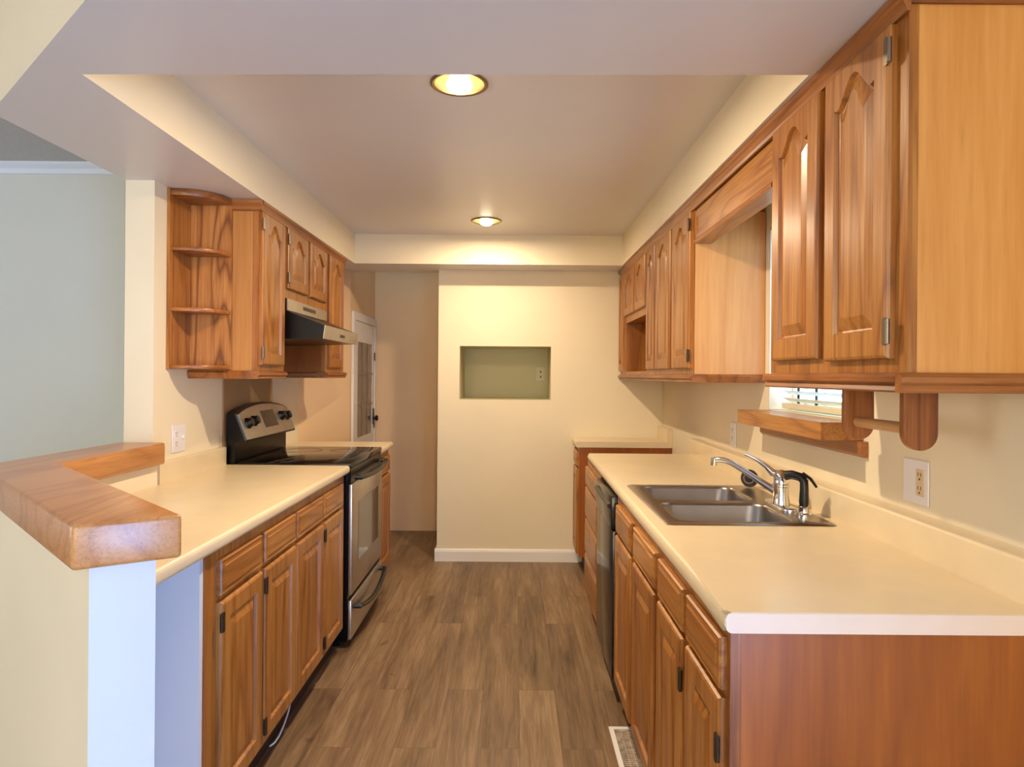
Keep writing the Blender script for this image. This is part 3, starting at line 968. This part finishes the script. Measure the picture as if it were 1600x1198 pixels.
def arc_handle(z, bow, rise, rad):
    pts = [(-0.794, RY0 + 0.05, z)]
    for k in range(13):
        t = k / 12
        e = math.sin(PI * t)
        pts.append((-0.762 + bow * e, RY0 + 0.05 + (RY1 - RY0 - 0.10) * t, z + rise * e))
    pts.append((-0.794, RY1 - 0.05, z))
    return MB().tube(pts, rad, 12)


obj('handle', arc_handle(0.838, 0.012, -0.012, 0.0135), BLACKP, od, smooth=50)
dr = obj('storage_drawer', MB().box(-0.8125, -0.795, RY0 + 0.004, RY1 - 0.004, 0.045, 0.236, 0.004, 2), STEEL, r, smooth=40)
obj('handle', arc_handle(0.196, 0.006, -0.045, 0.0125), BLACKP, dr, smooth=50)
# backguard with arched steel control panel
gx = XL + 0.0165
m = MB().box(gx, -1.375, RY0 + 0.01, RY1 - 0.01, 0.9, 1.02)
n = 14
prof_a = [(RY0 + 0.004, 1.012)] + [(RY0 + 0.004 + (RY1 - RY0 - 0.008) * k / n, 1.150 + 0.044 * math.sin(PI * k / n) ** 0.7) for k in range(n + 1)] + [(RY1 - 0.004, 1.012)]
m.loops([[(gx, a, b) for a, b in prof_a], [(-1.376 + 0.055 * (1.15 - b) / 0.138, a, b) for a, b in prof_a]], close_first=True)
bgd = obj('backguard', m, BLACKE, r)
up = lambda a, h, out: (-1.372 + 0.055 * (1.15 - h) / 0.138 + out, a, h)
pan_o = [(RY0 + 0.03, 1.022)] + [(RY0 + 0.03 + (RY1 - RY0 - 0.05) * k / n, 1.146 + 0.038 * math.sin(PI * k / n) ** 0.7) for k in range(n + 1)] + [(RY1 - 0.02, 1.022)]
m = MB().loops([[up(a, b, -0.004) for a, b in pan_o], [up(a, b, 0.005) for a, b in pan_o]], close_first=True)
cp = obj('control_panel', m, STEEL, bgd)
m = MB().loops([[up(a, b, 0.0045) for a, b in rect(3.585, 3.775, 1.062, 1.150)], [up(a, b, 0.007) for a, b in rect(3.585, 3.775, 1.062, 1.150)]])
obj('display', m, DKGLASS, cp)
nrm = Vector((1, 0, 0.40)).normalized()
for a, h in ((3.375, 1.098), (3.46, 1.104), (3.865, 1.108), (3.95, 1.104)):
    Mk = Matrix.Translation(up(a, h, 0.0055)) @ nrm.to_track_quat('Z', 'Y').to_matrix().to_4x4()
    obj('knob', MB().lathe([(0.0, 0.0), (0.029, 0.0), (0.027, 0.008), (0.023, 0.011), (0.021, 0.028), (0.0, 0.030)], Mk, 20), BLACKP, cp, smooth=40)
# panel on the wall behind the range
tag(obj('wall_panel', MB().box(XL + 0.001, XL + 0.008, 3.27, 3.925, 0.99, 1.5), plain('brown_panel', (150, 116, 78), 0.5, noise=0.06, nscale=3)), 'brown splash panel on the wall behind the range', 'panel')

# range hood
h = thing('range_hood', 'black and stainless range hood under the short wall cabinet', 'range hood', (-1.2, 3.62, 1.52))
HY0, HY1 = 3.276, 3.966
hx = XL + 0.009
m = MB().prism([(hx, 1.512), (-0.942, 1.526), (-0.934, 1.588), (-1.122, 1.66), (-1.122, 1.7205), (hx, 1.7205)], HY0, HY1, 'Y')
hb = obj('canopy', m, BLACKE, h)
m = MB().prism([(-0.942, 1.5235), (-0.939, 1.5235), (-0.9305, 1.589), (-0.9335, 1.59)], HY0 + 0.001, HY1 - 0.004, 'Y')
fp = obj('front_panel', m, STEEL, h)
m = MB().box(-0.938, -0.932, 3.575, 3.66, 1.545, 1.560)
obj('switch', m, BLACKP, fp)
obj('vent_band', MB().box(-1.1215, -1.117, HY0 + 0.002, HY1 - 0.002, 1.662, 1.720), STEEL, h)
obj('slots', MB().box(-1.1168, -1.116, 3.52, 3.74, 1.684, 1.703), plain('hood_vent_slots', (70, 56, 42), 0.5), h)

# ------------------------------------------------------------------ dishwasher
dw = thing('dishwasher', 'glossy black dishwasher between sink cabinet and drawer cabinet', 'dishwasher', (0.7, 2.99, 0))
DY0, DY1 = 2.738, 3.255
obj('tub', MB().box(0.442, XR - 0.05, DY0, DY1, 0.10, 0.858), BLACKE, dw)
obj('toe_plate', MB().box(0.47, 0.49, DY0, DY1, 0.0, 0.099), BLACKP, dw)
ddr = obj('door', MB().box(0.405, 0.441, DY0 + 0.003, DY1 - 0.003, 0.105, 0.716, 0.004, 2), DWBLK, dw, smooth=40)
cpn = obj('control_panel', MB().box(0.399, 0.441, DY0 + 0.003, DY1 - 0.003, 0.722, 0.856, 0.005, 2), DWBLK, dw, smooth=40)
obj('handle_lip', MB().prism([(0.399, 0.80), (0.388, 0.806), (0.386, 0.818), (0.399, 0.824)], DY0 + 0.03, DY1 - 0.03, 'Y'), BLACKP, cpn)

# ------------------------------------------------------------------ window sill shelf, towel holder
sl = thing('window_sill', 'thick oak sill shelf under the window over the sink', 'sill', (1.0, 2.47, 1.11))
obj('board', MB().box(0.945, XR + 0.030, 2.062, 2.832, 1.158, 1.2135), OAK['Y'], sl)
obj('apron', MB().prism([(XR - 0.001, 1.157), (XR - 0.022, 1.157), (XR - 0.022, 1.118), (XR - 0.012, 1.108), (XR - 0.001, 1.108)], 2.03, 2.87, 'Y'), TRIM['Y'], sl)
th = thing('paper_towel_holder', 'oak paper towel holder hanging under the near right wall cabinet', 'towel holder', (0.90, 1.63, 1.21))
for y in (1.480, 1.745):
    q = [(0.862, 1.321), (0.862, 1.228)] + [(0.9005 - 0.0385 * math.cos(PI * k / 12), 1.228 - 0.038 * math.sin(PI * k / 12)) for k in range(1, 12)] + [(0.939, 1.228), (0.939, 1.321)]
    obj('bracket', MB().prism(q, y, y + 0.020, 'Y', bevel=0.002, seg=1), TRIM['Z'], th)
obj('dowel', MB().tube([(0.897, 1.5005, 1.236), (0.897, 1.7445, 1.236)], 0.0135, 16), DOWEL, th, smooth=40)


# ------------------------------------------------------------------ outlets
def outlet(name, label, X, sgn, Y0, Y1, z0, z1, items, group='wall plates'):
    t = thing(name, label, 'outlet', (X, (Y0 + Y1) / 2, (z0 + z1) / 2), group)
    P = lambda c: X + sgn * c
    a, b = sorted((P(0.0008), P(0.006)))
    obj('plate', MB().box(a, b, Y0, Y1, z0, z1, 0.002, 2), PLATE, t)
    for kind, yc, zc in items:
        a, b = sorted((P(0.0055), P(0.0085)))
        if kind == 'duplex':
            rc = obj('receptacle', MB().box(a, b, yc - 0.017, yc + 0.017, zc - 0.035, zc + 0.035, 0.002, 1), IVORY, t)
            a2, b2 = sorted((P(0.0083), P(0.009)))
            mm = MB()
            for dz in (-0.018, 0.018):
                for dy in (-0.006, 0.006):
                    mm.box(a2, b2, yc + dy - 0.001, yc + dy + 0.001, zc + dz - 0.001, zc + dz + 0.009)
                mm.box(a2, b2, yc - 0.0025, yc + 0.0025, zc + dz - 0.011, zc + dz - 0.006)
            obj('slots', mm, LEVER, rc)
        elif kind == 'round':
            for dz in (-0.020, 0.020):
                rc = obj('receptacle', MB().prism(rrect(yc - 0.016, yc + 0.016, zc + dz - 0.014, zc + dz + 0.014, 0.012, 4), a, b, 'X'), PLATE, t)
                a2, b2 = sorted((P(0.0083), P(0.009)))
                mm = MB()
                for dy in (-0.006, 0.006):
                    mm.box(a2, b2, yc + dy - 0.001, yc + dy + 0.001, zc + dz - 0.001, zc + dz + 0.008)
                mm.box(a2, b2, yc - 0.0025, yc + 0.0025, zc + dz - 0.010, zc + dz - 0.006)
                obj('slots', mm, LEVER, rc)
        else:
            a3, b3 = sorted((P(0.0055), P(0.016)))
            obj('toggle', MB().box(a3, b3, yc - 0.005, yc + 0.005, zc - 0.004, zc + 0.012, 0.002, 1), PLATE, t)
    return t


outlet('outlet', 'white double plate with one ivory receptacle right of the window sill', XR, -1, 1.728, 1.838, 1.018, 1.134, [('duplex', 1.760, 1.076)])
outlet('outlet', 'slim white plate on the right wall left of the window sill', XR, -1, 3.235, 3.315, 1.010, 1.130, [('round', 3.275, 1.07)])
outlet('outlet', 'white double plate with outlet and switch on the left wall above the worktop', XL, 1, 2.785, 2.897, 1.015, 1.131, [('round', 2.815, 1.073), ('toggle', 2.867, 1.073)])
# outlet inside the niche (faces the camera)
t = thing('outlet', 'small outlet plate on the rear of the wall niche', 'outlet', (0.205, NY, 1.36), 'wall plates')
obj('plate', MB().box(0.17, 0.24, NY - 0.006, NY - 0.0008, 1.305, 1.418, 0.002, 1), plain('niche_plate', (206, 200, 164), 0.5), t)
for dz in (-0.02, 0.02):
    obj('receptacle', MB().box(0.199, 0.211, NY - 0.0072, NY - 0.0061, 1.361 + dz - 0.006, 1.361 + dz + 0.006), LEVER, t)

# ------------------------------------------------------------------ passage door
X = -1.215
dr = thing('door_1', 'white glazed door with grilles at the end of the passage', 'door', (X, 5.38, 0))
dr['kind'] = 'structure'
del dr['label'], dr['category']
cas = MB()
D0, D1, DT = 4.968, 5.775, 1.82
cas.box(X + 0.001, X + 0.018, D0, D0 + 0.06, 0, DT).box(X + 0.001, X + 0.018, D1 - 0.05, D1, 0, DT).box(X + 0.001, X + 0.018, D0 + 0.06, D1 - 0.05, DT - 0.06, DT)
obj('casing', cas, WHITE, dr)
lf = MB().slab(rect(D0 + 0.062, D1 - 0.052, 0.005, DT - 0.064), [rect(D0 + 0.15, D1 - 0.12, 0.86, DT - 0.22)], lambda a, b: (X + 0.002, a, b), lambda a, b: (X + 0.012, a, b))
leaf = obj('leaf', lf, WHITE, dr)
obj('pane', MB().box(X + 0.003, X + 0.006, D0 + 0.151, D1 - 0.121, 0.861, DT - 0.221), plain('dim_door_glass', (128, 110, 92), 0.15, noise=0.15, nscale=5), leaf)
g = MB()
ya, yb, za, zb = D0 + 0.15, D1 - 0.12, 0.86, DT - 0.22
for k in (1, 2):
    y = ya + (yb - ya) * k / 3
    g.box(X + 0.007, X + 0.011, y - 0.012, y + 0.012, za, zb)
    z = za + (zb - za) * k / 3
    g.box(X + 0.007, X + 0.0108, ya, yb, z - 0.008, z + 0.008)
obj('grille', g, plain('door_grille', (150, 136, 116), 0.5), leaf)
m = MB().lathe([(0.0, 0.0), (0.027, 0.0), (0.027, 0.006), (0.011, 0.010), (0.011, 0.018), (0.022, 0.022), (0.026, 0.032), (0.018, 0.042), (0.0, 0.044)],
               Matrix.Translation((X + 0.0125, D1 - 0.095, 0.98)) @ Matrix.Rotation(PI / 2, 4, 'Y'), 18)
m.box(X + 0.0125, X + 0.02, D1 - 0.115, D1 - 0.075, 0.93, 1.06)
obj('knob', m, BLACKP, leaf, smooth=40)
for z in (0.93, 1.50):
    obj('strike', MB().box(X + 0.0125, X + 0.02, D1 - 0.064, D1 - 0.054, z - 0.035, z + 0.035), BRONZE, dr)

# ------------------------------------------------------------------ floor register and cord
v = thing('floor_vent', 'white floor register partly under the right toe kick', 'vent', (0.42, 2.42, 0))
m = MB().slab(rect(0.370, 0.471, 2.262, 2.566), [rect(0.387, 0.458, 2.280, 2.548)], lambda a, b: (a, b, 0.0005), lambda a, b: (a, b, 0.007))
obj('frame', m, WHITE, v)
m = MB()
k = 0
y = 2.284
while y < 2.545:
    m.box(0.388, 0.457, y, y + 0.0055, 0.002, 0.0062)
    y += 0.0115
for x in (0.410, 0.433):
    m.box(x, x + 0.003, 2.281, 2.547, 0.0025, 0.0058)
obj('louvers', m, plain('worn_register_paint', (190, 172, 152), 0.6, noise=0.35, nscale=40), v)
obj('recess', MB().box(0.388, 0.457, 2.281, 2.547, 0.0006, 0.0016), VENTIN, v)
pts = [(-0.8745, 2.64, 0.075), (-0.866, 2.60, 0.055), (-0.860, 2.56, 0.045), (-0.855, 2.50, 0.032), (-0.856, 2.455, 0.018), (-0.864, 2.43, 0.008), (-0.8745, 2.415, 0.005)]
tag(obj('cord', MB().tube(pts, 0.0035, 8), CORDM, smooth=60), 'white cord drooping from the toe kick of the left base cabinets', 'cord')


# ------------------------------------------------------------------ recessed lights
def downlight(x, y, label, energy):
    t = thing('recessed_light', label, 'ceiling light', (x, y, ZT), 'recessed ceiling lights')
    T = Matrix.Translation((x, y, ZT))
    obj('trim_ring', MB().lathe([(RT, -0.0005), (RT, -0.004), (RT - 0.006, -0.007), (RT - 0.014, -0.004), (RT - 0.016, 0.004)], T, 40), RINGM, t, smooth=40)
    obj('baffle', MB().lathe([(RT - 0.014, -0.002), (RT - 0.022, 0.02), (RT - 0.032, 0.07), (0.0, 0.085)], T, 40), CANM, t, smooth=40, recalc=False)
    obj('bulb', MB().lathe([(0.016, 0.075), (0.022, 0.04), (0.038, 0.008), (0.042, -0.006), (0.038, -0.018), (0.026, -0.027), (0.0, -0.031)], T, 28), BULB, t, smooth=60)
    l = bpy.data.lights.new('lamp_glow', 'AREA')
    l.shape, l.size, l.energy, l.color = 'DISK', 0.06, energy, LAMP_C
    o = bpy.data.objects.new('lamp_glow', l)
    COL.objects.link(o)
    o.parent = t
    o.location = (0, 0, -0.0325)


downlight(*LIGHTS[0], 'recessed ceiling light nearest the camera, cut by the soffit edge', LAMP_E)
downlight(*LIGHTS[1], 'recessed ceiling light at the far end of the tray ceiling', LAMP_E * 0.54)
